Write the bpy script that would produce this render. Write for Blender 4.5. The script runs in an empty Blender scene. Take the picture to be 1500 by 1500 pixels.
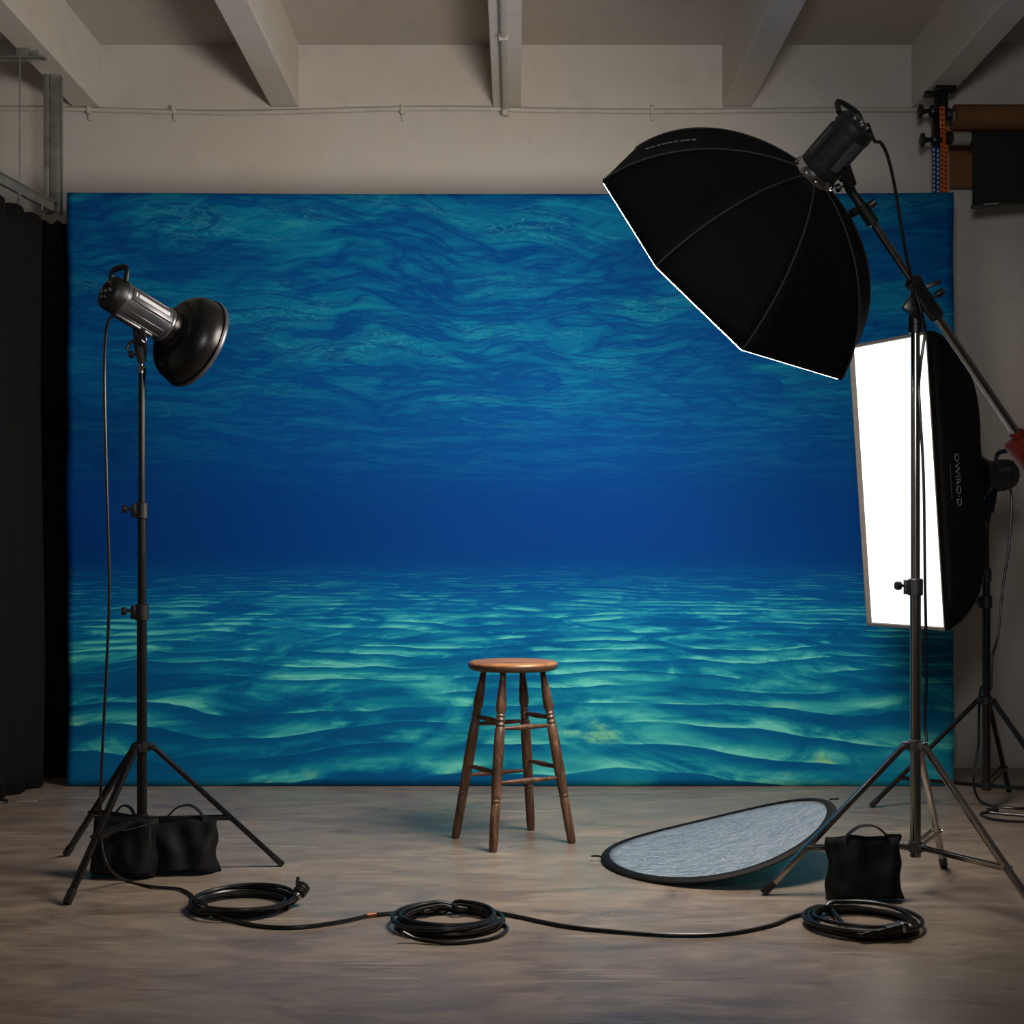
import bpy, bmesh, math, random
from mathutils import Vector, Matrix, noise
PI = math.pi
random.seed(7)
SC = bpy.context.scene
COL = SC.collection
V = Vector
F, CX, CY, H = 2000.0, 755.0, 826.0, 1.14

def at(px, py, d):
    """point of the room seen at pixel (px,py) at distance d along the view"""
    return V(((px - CX) / F * d, d, H - (py - CY) / F * d))
def fl(px, py, z=0.0):
    d = (H - z) * F / (py - CY)
    return V(((px - CX) / F * d, d, z))

# ------------------------------------------------------------ colour / materials
def lin(c):
    return tuple((v / 255 / 12.92) if v / 255 <= 0.04045 else ((v / 255 + 0.055) / 1.055) ** 2.4 for v in c) + (1,)

class NT:
    def __init__(s, name):
        s.m = bpy.data.materials.new(name); s.m.use_nodes = True
        s.t = s.m.node_tree; s.n = s.t.nodes; s.l = s.t.links
        s.b = s.n['Principled BSDF']; s.out = s.n['Material Output']
        s.tc = s.n.new('ShaderNodeTexCoord')
    def lk(s, a, b): s.l.new(a, b)
    def put(s, sock, v):
        if isinstance(v, (int, float)): sock.default_value = v
        elif isinstance(v, tuple): sock.default_value = v
        else: s.lk(v, sock)
    def math(s, op, a, b=0.0, c=0.0, clamp=False):
        n = s.n.new('ShaderNodeMath'); n.operation = op; n.use_clamp = clamp
        for i, v in enumerate((a, b, c)): s.put(n.inputs[i], v)
        return n.outputs[0]
    def xyz(s, a):
        n = s.n.new('ShaderNodeSeparateXYZ'); s.lk(a, n.inputs[0]); return n.outputs
    def comb(s, x, y, z):
        n = s.n.new('ShaderNodeCombineXYZ')
        for i, v in enumerate((x, y, z)): s.put(n.inputs[i], v)
        return n.outputs[0]
    def mapping(s, vec, scale=(1, 1, 1), rot=(0, 0, 0), loc=(0, 0, 0)):
        n = s.n.new('ShaderNodeMapping'); s.lk(vec, n.inputs[0])
        n.inputs['Location'].default_value = loc
        n.inputs['Rotation'].default_value = rot; n.inputs['Scale'].default_value = scale
        return n.outputs[0]
    def noise(s, vec, scale, detail=4, rough=.5, dist=0.0, dim='3D'):
        n = s.n.new('ShaderNodeTexNoise'); n.noise_dimensions = dim; s.lk(vec, n.inputs['Vector'])
        s.put(n.inputs['Scale'], scale); n.inputs['Detail'].default_value = detail
        n.inputs['Roughness'].default_value = rough; n.inputs['Distortion'].default_value = dist
        return n.outputs[0]
    def ramp(s, fac, stops, interp='LINEAR'):
        n = s.n.new('ShaderNodeValToRGB'); s.lk(fac, n.inputs[0]); r = n.color_ramp; r.interpolation = interp
        while len(r.elements) < len(stops): r.elements.new(.5)
        for e, (p, c) in zip(r.elements, stops):
            e.position = p; e.color = c if isinstance(c, tuple) else (c, c, c, 1)
        return n.outputs[0]
    def mix(s, fac, a, b, mode='MIX'):
        n = s.n.new('ShaderNodeMix'); n.data_type = 'RGBA'; n.blend_type = mode
        s.put(n.inputs[0], fac); s.put(n.inputs[6], a); s.put(n.inputs[7], b)
        return n.outputs[2]
    def sstep(s, v, lo, hi):
        n = s.n.new('ShaderNodeMapRange'); n.interpolation_type = 'SMOOTHSTEP'
        s.put(n.inputs[0], v); s.put(n.inputs[1], lo); s.put(n.inputs[2], hi)
        return n.outputs[0]
    def bump(s, h, strength=.2, dist=.01):
        n = s.n.new('ShaderNodeBump'); n.inputs['Strength'].default_value = strength
        n.inputs['Distance'].default_value = dist; s.lk(h, n.inputs['Height'])
        s.lk(n.outputs[0], s.b.inputs['Normal'])
    def set(s, **k):
        for a, v in k.items(): s.put(s.b.inputs[a.replace('_', ' ')], v)

def simple(name, c, rough=.5, metal=0.0, var=.12, nscale=30, bump=.05, spec=.5, stretch=(1, 1, 1)):
    m = NT(name); c = lin(c)
    v = m.mapping(m.tc.outputs['Object'], stretch)
    n = m.noise(v, nscale, 4)
    dark = tuple(x * (1 - var) for x in c[:3]) + (1,); lite = tuple(min(1, x * (1 + var)) for x in c[:3]) + (1,)
    m.set(Base_Color=m.ramp(n, [(.3, dark), (.7, lite)]), Metallic=metal)
    m.b.inputs['Specular IOR Level'].default_value = spec
    r = m.math('MULTIPLY_ADD', n, .16, rough - .08)
    m.set(Roughness=r)
    if bump: m.bump(n, bump, .004)
    return m.m

M = {}
M['black_metal'] = simple('black painted metal', (24, 23, 23), .32, .35)
M['black_plastic'] = simple('black plastic', (17, 17, 17), .45)
M['grey_housing'] = simple('gunmetal grey housing', (86, 86, 90), .33, .55, spec=.5)
M['dark_housing'] = simple('dark flash housing', (26, 30, 31), .42, .2)
M['chrome'] = simple('brushed chrome', (166, 163, 158), .24, 1.0, .08, 60, .02, stretch=(1, 1, .1))
M['bright_chrome'] = simple('polished chrome', (225, 225, 225), .16, 1.0, .05, 20, .0)
M['galvanised'] = simple('galvanised steel', (138, 140, 132), .48, .6, .3, 12, .1)
M['cable'] = simple('black rubber cable', (20, 20, 20), .33, 0, .1, 60, .04)
M['black_fabric'] = simple('black softbox fabric', (8, 8, 8), .8, 0, .2, 10, .10, .12)
M['grey_fabric'] = simple('charcoal binding tape', (44, 41, 39), .7, 0, .15, 60, .1, .3)
M['binding'] = simple('grey binding tape', (84, 79, 75), .7, 0, .15, 60, .1, .3)
M['bag_fabric'] = simple('black nylon', (11, 11, 11), .62, 0, .25, 14, .25, .22)
M['curtain'] = simple('black curtain cloth', (13, 13, 13), .9, 0, .2, 8, .1, .2)
M['red_iron'] = simple('red painted iron', (120, 36, 17), .55, .0, .12, 18, .06, .2)
M['orange_plastic'] = simple('orange chain plastic', (205, 92, 26), .45)
M['blue_plastic'] = simple('blue chain plastic', (32, 66, 128), .45)
M['white_plastic'] = simple('white plastic', (190, 190, 184), .5)
M['brown_paper'] = simple('brown paper roll', (116, 76, 44), .8, 0, .12, 6, .03)
M['tan_core'] = simple('grey cardboard core', (140, 134, 124), .8)
M['black_paper'] = simple('black paper', (17, 17, 18), .8)
M['print_grey'] = simple('pale lettering', (120, 120, 118), .6)
M['print_dim'] = simple('dim lettering', (66, 66, 66), .6)
M['label_white'] = simple('silver label', (196, 196, 200), .4)
M['copper'] = simple('copper tape', (150, 84, 50), .4, .4)
M['screen'] = simple('dark display', (44, 36, 32), .2)
M['plaster'] = None

def plaster(name, c, bumpy=.25):
    m = NT(name); o = m.tc.outputs['Object']
    big = m.noise(o, 1.1, 5, .55); fine = m.noise(o, 60, 5, .6); mid = m.noise(o, 7, 6, .6)
    a = lin(c); d = lin(tuple(x * .90 for x in c)); w = lin((c[0], c[1] * .98, c[2] * .955))
    col = m.mix(m.sstep(big, .38, .65), a, w)
    col = m.mix(m.math('MULTIPLY', m.sstep(mid, .5, .75), .45), col, d)
    m.set(Base_Color=col, Roughness=.85)
    h = m.math('ADD', m.math('MULTIPLY', fine, .4), mid)
    m.bump(h, bumpy, .006)
    return m.m
M['wall'] = plaster('painted plaster wall', (194, 190, 184))
M['ceiling'] = plaster('painted ceiling', (186, 181, 174), .3)
M['beam'] = plaster('painted concrete beam', (206, 203, 196), .4)
M['conduit'] = simple('painted conduit', (186, 182, 172), .6, 0, .1, 20, .05)

def concrete():
    m = NT('polished concrete'); o = m.tc.outputs['Object']
    a = m.noise(o, .9, 7, .6, .6)
    v = m.mapping(o, (1, 2.2, 1), (0, 0, .08))
    b = m.noise(v, 2.6, 8, .65, 1.0)
    v2 = m.mapping(o, (2, 8, 1), (0, 0, -.1))
    c = m.noise(v2, 3.2, 6, .6, .4)
    col = m.ramp(b, [(.28, lin((96, 85, 77))), (.5, lin((130, 116, 104))), (.72, lin((158, 142, 126)))])
    col = m.mix(m.sstep(a, .4, .66), col, m.mix(.55, col, lin((128, 122, 112))))
    col = m.mix(m.math('MULTIPLY', m.sstep(c, .5, .8), .35), col, lin((190, 174, 154)))
    st = m.noise(m.mapping(o, (1, 1.8, 1), (0, 0, .3), (3, 1, 0)), 1.7, 5, .6, 2.0)
    col = m.mix(m.math('MULTIPLY', m.sstep(st, .58, .75), .45), col, lin((84, 72, 62)))
    # small dark chips
    ch = m.noise(m.mapping(o, (1, 2, 1), (0, 0, .5)), 9, 3, .6, 1.5)
    col = m.mix(m.math('MULTIPLY', m.sstep(ch, .70, .76), .6), col, lin((70, 60, 52)))
    # scratches
    tot = None
    for k, (rot, sx, sy, thr, ox) in enumerate([(.9, .7, 26, .66, 0), (-.35, .5, 34, .67, 5), (.1, .4, 30, .68, 9)]):
        s_ = m.noise(m.mapping(o, (sx, sy, 1), (0, 0, rot), (ox, k * 3.1, 0)), 2.0, 2, .4, .15)
        mk = m.noise(m.mapping(o, (1, 1, 1), (0, 0, 0), (k * 7.0, 2, 0)), 1.3, 2)
        s_ = m.math('MULTIPLY', m.sstep(s_, thr, thr + .03), m.sstep(mk, .5, .62))
        tot = s_ if tot is None else m.math('MAXIMUM', tot, s_)
    col = m.mix(m.math('MULTIPLY', tot, .45), col, lin((205, 196, 182)))
    m.set(Base_Color=col)
    r = m.math('ADD', m.math('MULTIPLY_ADD', b, .30, .17), m.math('MULTIPLY', tot, .2))
    m.set(Roughness=r)
    m.b.inputs['Specular IOR Level'].default_value = .38
    fine = m.noise(o, 90, 3)
    m.bump(m.math('ADD', m.math('MULTIPLY', b, .8), m.math('MULTIPLY', fine, .06)), .12, .01)
    return m.m
M['floor'] = concrete()

def wood():
    m = NT('worn stained wood'); o = m.tc.outputs['Object']
    v = m.mapping(o, (1, 1, .10), (0, 0, 0))
    g = m.noise(v, 42, 6, .6, .8); big = m.noise(o, 6, 4, .55)
    col = m.ramp(g, [(.3, lin((46, 30, 20))), (.55, lin((88, 60, 42))), (.75, lin((126, 92, 66)))])
    col = m.mix(m.math('MULTIPLY', m.sstep(big, .45, .7), .5), col, lin((62, 44, 32)))
    w = m.noise(m.mapping(o, (1, 1, .45)), 36, 5, .7)
    col = m.mix(m.math('MULTIPLY', m.sstep(w, .60, .70), .6), col, lin((168, 140, 112)))
    m.set(Base_Color=col, Roughness=m.math('MULTIPLY_ADD', g, .3, .25))
    m.bump(g, .25, .002)
    return m.m
M['wood'] = wood()
def wood_seat():
    m = NT('worn seat wood'); o = m.tc.outputs['Object']
    v = m.mapping(o, (.12, 1, 1), (0, 0, .15))
    g = m.noise(v, 40, 6, .6, .6); big = m.noise(o, 7, 4, .55)
    col = m.ramp(g, [(.3, lin((118, 80, 50))), (.55, lin((158, 112, 72))), (.75, lin((184, 138, 94)))])
    z = m.xyz(m.tc.outputs['Object'])[2]
    col = m.mix(m.math('MULTIPLY', m.sstep(big, .4, .7), .5), col, lin((110, 68, 42)))
    # the rim is stained darker than the rubbed top
    edge = m.sstep(z, .735, .726)
    col = m.mix(m.math('MULTIPLY', edge, .85), col, lin((58, 40, 28)))
    m.set(Base_Color=col, Roughness=m.math('MULTIPLY_ADD', g, .25, .22))
    m.bump(g, .15, .002)
    return m.m

def silver():
    m = NT('crinkled silver cloth'); o = m.tc.outputs['Object']
    v = m.mapping(o, (.8, 3.4, 1), (0, 0, .75))
    a = m.noise(v, 9, 7, .6, 1.6); b = m.noise(m.mapping(o, (1, 2, 1), (0, 0, -.3)), 26, 5, .6, .8)
    c = m.noise(v, 16, 3, .5, 2.5)
    line = m.math('SUBTRACT', 1.0, m.math('MULTIPLY', m.math('ABSOLUTE', m.math('SUBTRACT', c, .5)), 26), clamp=True)
    h = m.math('ADD', m.math('MULTIPLY', a, 1.0), m.math('MULTIPLY', b, .35))
    col = m.ramp(a, [(.3, lin((108, 126, 140))), (.7, lin((144, 160, 172)))])
    col = m.mix(m.math('MULTIPLY', line, .5), col, lin((225, 230, 235)))
    m.set(Base_Color=col, Metallic=.6, Roughness=m.math('MULTIPLY_ADD', b, .3, .34))
    m.bump(m.math('ADD', h, m.math('MULTIPLY', line, .3)), .5, .014)
    return m.m
M['silver'] = silver()

def emit(name, c, strength, base=(220, 220, 220)):
    m = NT(name); o = m.tc.outputs['Object']
    n = m.noise(o, 3, 3)
    m.set(Base_Color=lin(base), Roughness=.8, Emission_Color=lin(c), Emission_Strength=m.math('MULTIPLY_ADD', n, strength * .1, strength * .95))
    return m.m
M['strip_light'] = emit('lit strip diffuser', (255, 252, 248), 1.35)
M['octa_light'] = emit('lit octagonal diffuser', (255, 242, 229), 33)

def ocean():
    """printed underwater picture: wave surface above, blue haze, rippled sand below"""
    m = NT('underwater print'); o = m.tc.outputs['Object']
    X, Y, Z = m.xyz(o)
    ZH = 1.20
    # ---- sand, seen in perspective: w grows toward the print's horizon
    t = m.math('MAXIMUM', m.math('SUBTRACT', ZH, Z), 0.0)
    w = m.math('DIVIDE', 1.0, m.math('ADD', t, .20))
    xw = m.math('MULTIPLY', X, w)
    def N(fx, fy, seed, sc, det=4, ro=.55, di=0.0):
        return m.noise(m.comb(m.math('MULTIPLY', xw, fx), m.math('MULTIPLY', w, fy), float(seed)), sc, det, ro, di)
    warp = N(.42, 1.0, 3, 1.0, 2); warp2 = N(1.5, 3.0, 7, 1.3, 3)
    ph = m.math('ADD', m.math('MULTIPLY', w, 10.0), m.math('ADD', m.math('MULTIPLY', warp, 5.0), m.math('MULTIPLY', warp2, .8)))
    saw = m.math('FRACT', ph)
    sawb = m.math('SUBTRACT', 1.0, m.sstep(saw, .10, .98))
    sawb = m.math('MULTIPLY', sawb, m.sstep(saw, .0, .035))
    crest = m.math('MULTIPLY', m.sstep(saw, .0, .03), m.math('SUBTRACT', 1.0, m.sstep(saw, .04, .16)))
    blot = N(1.25, 3.6, 1, 1.25, 6, .60, .9)
    blot2 = N(1.5, 9.0, 5, 1.3, 5, .62, .7)
    stk = N(1.3, 15.0, 13, 1.3, 3, .5, .3)
    brk = N(1.3, 4.5, 9, 1.1, 3)
    pat = N(.8, 1.8, 21, .9, 2)
    c1 = m.sstep(blot, .40, .62); c2 = m.sstep(blot2, .40, .64); c3 = m.sstep(stk, .42, .62)
    ripm = m.sstep(brk, .38, .52)
    rip = m.math('ADD', m.math('MULTIPLY', sawb, ripm), m.math('MULTIPLY', m.math('SUBTRACT', 1.0, ripm), .55))
    lit = m.math('MULTIPLY', m.math('MULTIPLY', c1, .62), m.math('MULTIPLY_ADD', rip, .95, .22))
    lit = m.math('ADD', lit, m.math('MULTIPLY', m.math('MULTIPLY_ADD', c2, .20, m.math('MULTIPLY', c3, .12)), m.math('MULTIPLY_ADD', rip, 1.2, .15)))
    lit = m.math('ADD', lit, m.math('MULTIPLY', m.math('MULTIPLY', crest, ripm), m.math('MULTIPLY_ADD', c1, .16, .07)))
    lit = m.math('ADD', lit, m.math('MULTIPLY_ADD', m.sstep(pat, .3, .7), .24, -.04), clamp=True)
    sand = m.ramp(lit, [(0, lin((4, 80, 132))), (.2, lin((5, 96, 144))), (.45, lin((18, 130, 158))), (.7, lin((56, 168, 174))), (1, lin((104, 208, 196)))])
    near = m.sstep(t, .0, .75)
    far = m.ramp(lit, [(0, lin((3, 78, 146))), (.35, lin((5, 96, 156))), (.7, lin((22, 140, 174))), (1, lin((60, 182, 188)))])
    sand = m.mix(near, far, sand)
    grain = m.noise(o, 70, 4, .7)
    sand = m.mix(m.math('MULTIPLY', m.sstep(grain, .4, .7), .12), sand, lin((10, 80, 120)))
    g = m.noise(m.comb(X, m.math('MULTIPLY', Z, 1.4), 2.0), 3.6, 3, .5, .4)
    gl = m.math('MULTIPLY', m.sstep(g, .60, .76), m.math('MULTIPLY', m.sstep(lit, .40, .85), m.sstep(t, .5, 1.0)))
    sand = m.mix(m.math('MULTIPLY', gl, .7), sand, lin((160, 220, 130)))
    # ---- open water colour by height
    water = m.ramp(m.math('MULTIPLY', Z, 1 / 3.04), [(.30, lin((3, 72, 130))), (.40, lin((2, 58, 128))), (.50, lin((2, 57, 128))), (.62, lin((3, 70, 136))), (.85, lin((4, 90, 142))), (1, lin((5, 88, 130)))])
    # ---- the wave surface seen from below
    t2 = m.math('MAXIMUM', m.math('SUBTRACT', Z, 1.20), 0.0)
    w2 = m.math('DIVIDE', 1.0, m.math('ADD', t2, .45))
    xw2 = m.math('MULTIPLY', X, w2)
    def S(fx, fy, seed, sc, det=4, ro=.55, di=0.0):
        wx = m.noise(m.comb(m.math('MULTIPLY', xw2, 1.6), m.math('MULTIPLY', w2, 4.0), float(seed) + .5), 1.2, 2)
        yy = m.math('ADD', m.math('MULTIPLY', w2, fy), m.math('MULTIPLY', wx, fy * .16))
        return m.noise(m.comb(m.math('MULTIPLY', xw2, fx), yy, float(seed)), sc, det, ro, di)
    n1 = S(2.5, 22.0, 0, .8, 5, .58, .35)
    n2 = S(2.6, 36.0, 4, .9, 5, .58, .45)
    n4 = S(5.5, 76.0, 14, .9, 4, .6, .5)
    def dark_line(n, c, k):
        return m.math('SUBTRACT', 1.0, m.math('MULTIPLY', m.math('ABSOLUTE', m.math('SUBTRACT', n, c)), k), clamp=True)
    r1, r2, r4 = dark_line(n1, .45, 19.0), dark_line(n2, .5, 15.0), dark_line(n4, .48, 10.0)
    amp = m.sstep(t2, .10, 1.25)
    surf = m.mix(m.sstep(n1, .34, .62), lin((3, 82, 136)), lin((6, 106, 144)))
    surf = m.mix(m.math('MULTIPLY', m.sstep(n4, .48, .72), .4), surf, lin((22, 138, 166)))
    surf = m.mix(m.math('MULTIPLY', r4, .30), surf, lin((2, 68, 130)))
    surf = m.mix(m.math('MULTIPLY', m.math('MAXIMUM', r1, m.math('MULTIPLY', r2, .85)), .85), surf, lin((1, 52, 122)))
    n3 = m.noise(m.comb(m.math('MULTIPLY', xw2, 9.0), m.math('MULTIPLY', w2, 60.0), 8.0), .9, 4, .6, 2.2)
    hair = dark_line(n3, .5, 26.0)
    surf = m.mix(m.math('MULTIPLY', m.math('MULTIPLY', hair, m.sstep(n1, .50, .66)), .26), surf, lin((80, 190, 190)))
    top = m.mix(m.math('MULTIPLY', amp, .92), water, surf)
    sel = m.math('SUBTRACT', 1.0, m.sstep(t, .02, .40))
    col = m.mix(sel, sand, water)
    up = m.sstep(Z, 1.20, 1.30)
    col = m.mix(up, col, top)
    weave = m.noise(o, 420, 2)
    m.set(Base_Color=col, Roughness=.8)
    m.b.inputs['Specular IOR Level'].default_value = .06
    m.bump(weave, .05, .001)
    return m.m
M['ocean'] = ocean()

# ------------------------------------------------------------ mesh helpers
def add_box(bm, c, s, R=None, bev=0.0):
    g = bmesh.ops.create_cube(bm, size=1.0); vs = g['verts']
    if bev:
        for v in vs: v.co = V((v.co.x * s[0], v.co.y * s[1], v.co.z * s[2]))
        es = list({e for v in vs for e in v.link_edges})
        r = bmesh.ops.bevel(bm, geom=es, offset=bev, segments=2, profile=.5, affect='EDGES')
        vs = list({v for f in r['faces'] for v in f.verts} | {v for v in vs if v.is_valid})
    else:
        for v in vs: v.co = V((v.co.x * s[0], v.co.y * s[1], v.co.z * s[2]))
    R = R or Matrix.Identity(3)
    for v in vs: v.co = R @ v.co + V(c)
    return vs

def frame_of(d, up=None):
    """3x3 with z along d"""
    z = V(d).normalized(); up = V(up) if up is not None else V((0, 0, 1))
    if abs(z.dot(up)) > .98 * up.length: up = V((0, 1, 0))
    x = up.cross(z).normalized(); y = z.cross(x)
    return Matrix((x, y, z)).transposed()

def bar(bm, a, b, w, h=None, up=None, bev=0.002):
    a, b = V(a), V(b); h = h or w; R = frame_of(b - a, up)
    add_box(bm, (a + b) / 2, (w, h, (b - a).length), R, bev)

def lathe(bm, prof, o, d, seg=28, up=None, cap=True):
    """prof: list of (radius, distance along d)"""
    R = frame_of(d, up); o = V(o); rings = []
    for r, h in prof:
        r = max(r, 1e-5)
        rings.append([bm.verts.new(o + R @ V((r * math.cos(2 * PI * k / seg), r * math.sin(2 * PI * k / seg), h))) for k in range(seg)])
    for a, b in zip(rings, rings[1:]):
        for k in range(seg):
            bm.faces.new((a[k], a[(k + 1) % seg], b[(k + 1) % seg], b[k]))
    if cap:
        bm.faces.new(rings[0][::-1]); bm.faces.new(rings[-1])

def cyl(bm, a, b, r, r2=None, seg=24):
    a, b = V(a), V(b); L = (b - a).length
    lathe(bm, [(r, 0), (r2 if r2 is not None else r, L)], a, b - a, seg)

def cr(pts, n=8, closed=False):
    P = [V(p) for p in pts]; out = []
    N = len(P)
    for i in range(N if closed else N - 1):
        if closed: p0, p1, p2, p3 = P[i - 1], P[i], P[(i + 1) % N], P[(i + 2) % N]
        else:
            p1, p2 = P[i], P[i + 1]; p0 = P[i - 1] if i else p1 * 2 - p2; p3 = P[i + 2] if i + 2 < N else p2 * 2 - p1
        for k in range(n):
            t = k / n
            out.append(.5 * ((2 * p1) + (p2 - p0) * t + (2 * p0 - 5 * p1 + 4 * p2 - p3) * t * t + (3 * p1 - p0 - 3 * p2 + p3) * t ** 3))
    if not closed: out.append(P[-1])
    return out

def sweep(bm, pts, rx, ry=None, seg=10, closed=False, up=None):
    pts = [V(p) for p in pts]; ry = ry or rx; n = len(pts); rings = []
    def tan(i):
        a = pts[i - 1] if (i or closed) else pts[i]; b = pts[(i + 1) % n] if (i + 1 < n or closed) else pts[i]
        return (b - a).normalized()
    T = tan(0); up = V(up) if up is not None else (V((0, 0, 1)) if abs(T.z) < .9 else V((1, 0, 0)))
    X = (up - T * up.dot(T)).normalized()
    for i in range(n):
        T = tan(i); X = (X - T * X.dot(T)).normalized(); Yv = T.cross(X)
        rings.append([bm.verts.new(pts[i] + X * rx * math.cos(2 * PI * k / seg) + Yv * ry * math.sin(2 * PI * k / seg)) for k in range(seg)])
    rng = range(n if closed else n - 1)
    for i in rng:
        a, b = rings[i], rings[(i + 1) % n]
        for k in range(seg): bm.faces.new((a[k], a[(k + 1) % seg], b[(k + 1) % seg], b[k]))
    if not closed:
        bm.faces.new(rings[0][::-1]); bm.faces.new(rings[-1])

WL = {}          # world location of every object made here
def link(o, loc, parent):
    COL.objects.link(o); loc = V(loc)
    if parent is not None:
        o.parent = parent; o.location = loc - WL[parent.name]
    else: o.location = loc
    WL[o.name] = loc
    return o

def obj(name, bm, mat, parent=None, origin=None, smooth=True, angle=.7):
    bmesh.ops.recalc_face_normals(bm, faces=bm.faces[:])
    if origin is None:
        if parent is not None: origin = WL[parent.name]
        else:
            xs = [v.co for v in bm.verts]
            lo = V([min(c[i] for c in xs) for i in range(3)]); hi = V([max(c[i] for c in xs) for i in range(3)])
            origin = V(((lo.x + hi.x) / 2, (lo.y + hi.y) / 2, lo.z))
    origin = V(origin)
    for v in bm.verts: v.co -= origin
    if smooth:
        for f in bm.faces: f.smooth = True
        for e in bm.edges:
            if len(e.link_faces) == 2 and e.calc_face_angle(0) > angle: e.smooth = False
    me = bpy.data.meshes.new(name); bm.to_mesh(me); bm.free()
    me.materials.append(M[mat] if isinstance(mat, str) else mat)
    return link(bpy.data.objects.new(name, me), origin, parent)

def tag(o, label=None, cat=None, group=None, kind=None):
    if label: o['label'] = label
    if cat: o['category'] = cat
    if group: o['group'] = group
    if kind: o['kind'] = kind
    return o
def thing(name, loc, label, cat, group=None):
    o = bpy.data.objects.new(name, None); o.empty_display_size = .05
    link(o, loc, None); return tag(o, label, cat, group)
def BM(): return bmesh.new()
def solid(o, t, off=0.0):
    md = o.modifiers.new('thickness', 'SOLIDIFY'); md.thickness = t; md.offset = off; return o
def subs(o, n=1):
    md = o.modifiers.new('smooth', 'SUBSURF'); md.levels = n; md.render_levels = n; return o

def text(parent, body, size, pos, xdir, ydir, mat, name='lettering', ext=.0006, align='CENTER', label=None):
    cu = bpy.data.curves.new(name, 'FONT'); cu.body = body; cu.size = size; cu.extrude = ext
    cu.align_x = align; cu.align_y = 'CENTER'; cu.resolution_u = 3
    tmp = bpy.data.objects.new(name + '_tmp', cu); COL.objects.link(tmp)
    dg = bpy.context.evaluated_depsgraph_get(); me = bpy.data.meshes.new_from_object(tmp.evaluated_get(dg))
    bpy.data.objects.remove(tmp, do_unlink=True)
    x = V(xdir).normalized(); z = x.cross(V(ydir)).normalized(); y = z.cross(x)
    R = Matrix((x, y, z)).transposed()
    b = BM(); b.from_mesh(me); bpy.data.meshes.remove(me)
    for v in b.verts: v.co = R @ v.co + V(pos)
    o = obj(name, b, mat, parent, smooth=False)
    if label: o['label'] = label
    return o

# ------------------------------------------------------------ the room
def struct(name, bm, mat, smooth=False):
    o = obj(name, bm, mat, smooth=smooth, origin=(0, 0, 0)); o['kind'] = 'structure'; return o
WY = 7.63; XL, XR = -3.3, 3.3; YF = -2.5; ZB, ZC = 3.69, 4.04
b = BM(); add_box(b, (0, (WY + YF) / 2, -.05), (XR - XL + .4, WY - YF + .4, .1)); struct('floor', b, 'floor')
b = BM(); add_box(b, (0, WY + .06, ZC / 2), (XR - XL + .2, .12, ZC)); struct('wall_back', b, 'wall')
b = BM(); add_box(b, (XL - .06, (WY + YF) / 2, ZC / 2), (.12, WY - YF, ZC)); struct('wall_left', b, 'wall')
b = BM(); add_box(b, (XR + .06, (WY + YF) / 2, ZC / 2), (.12, WY - YF, ZC)); struct('wall_right', b, 'wall')
b = BM(); add_box(b, (0, (WY + YF) / 2, ZC + .05), (XR - XL + .4, WY - YF + .4, .1)); struct('ceiling', b, 'ceiling')
for i, (a, c) in enumerate([(107, 147), (397, 438), (722, 763), (1058, 1100), (1335, 1376)]):
    x0, x1 = (a - CX) / F * WY, (c - CX) / F * WY
    b = BM(); add_box(b, ((x0 + x1) / 2, (WY + YF) / 2, (ZB + ZC) / 2 + .01), (x1 - x0, WY - YF, ZC - ZB + .02), None, .006)
    struct('trim_%d' % (i + 1), b, 'beam')
# conduit along the back wall, clipped
t = thing('wall_conduit', (0, WY, 3.66), 'thin painted conduit running along the back wall under the ceiling beams', 'pipe')
b = BM(); pts = []
for k in range(41):
    x = -3.25 + k * (5.55) / 40
    pts.append((x, WY - .016, 3.668 + .012 * math.cos((x + .4) * 2.6) * (1 if x < 0 else .4)))
sweep(b, pts, .013, seg=10); obj('pipe', b, 'conduit', t)
for px in (132, 256, 590, 955, 1247):
    x = (px - CX) / F * WY; b = BM(); add_box(b, (x, WY - .018, 3.668), (.022, .036, .042), None, .004)
    add_box(b, (x, WY - .006, 3.64), (.016, .012, .05), None, .003); obj('clip', b, 'conduit', t)
t = thing('beam_conduit', ((740 - CX) / F * WY, WY, ZB), 'painted conduit running along the underside of the middle ceiling beam', 'pipe')
b = BM(); xx = (740 - CX) / F * WY
cyl(b, (xx, YF + .1, ZB - .016), (xx, WY - .03, ZB - .016), .017)
cyl(b, (xx, WY - .045, ZB), (xx, WY - .045, ZB - .06), .02); obj('pipe', b, 'conduit', t)
for yy in (6.55, 4.8, 3.0):
    b = BM(); add_box(b, (xx, yy, ZB - .02), (.046, .02, .04), None, .005); obj('clip', b, 'conduit', t)

# ------------------------------------------------------------ backdrop
BY = 7.0; BX0, BX1, BT = -2.30, 2.247, 3.043
t = thing('backdrop', ((BX0 + BX1) / 2, BY, 0), 'huge blue backdrop printed with underwater sunlit sand, standing before the back wall', 'backdrop')
b = BM(); NX, NZ = 120, 80; g = []
for j in range(NZ + 1):
    row = []
    for i in range(NX + 1):
        u, v = i / NX, j / NZ; x = BX0 + (BX1 - BX0) * u; z = .004 + (BT - .004) * v
        ed = max(0, 1 - min(u, 1 - u) / .06)
        y = BY + .010 * noise.noise(V((x * 1.2, z * .5, 1))) + ed * .008 * math.sin(z * 9 + x)
        x += (.006 * math.sin(z * 3.1) * (1 if u == 0 else 0)); z -= .006 * math.sin(u * PI) * v
        row.append(b.verts.new((x, y, z)))
    g.append(row)
for j in range(NZ):
    for i in range(NX): b.faces.new((g[j][i], g[j][i + 1], g[j + 1][i + 1], g[j + 1][i]))
o = obj('printed_cloth', b, M['ocean'], t, origin=(0, BY, 0)); solid(o, .008, 1.0)
b = BM()
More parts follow.
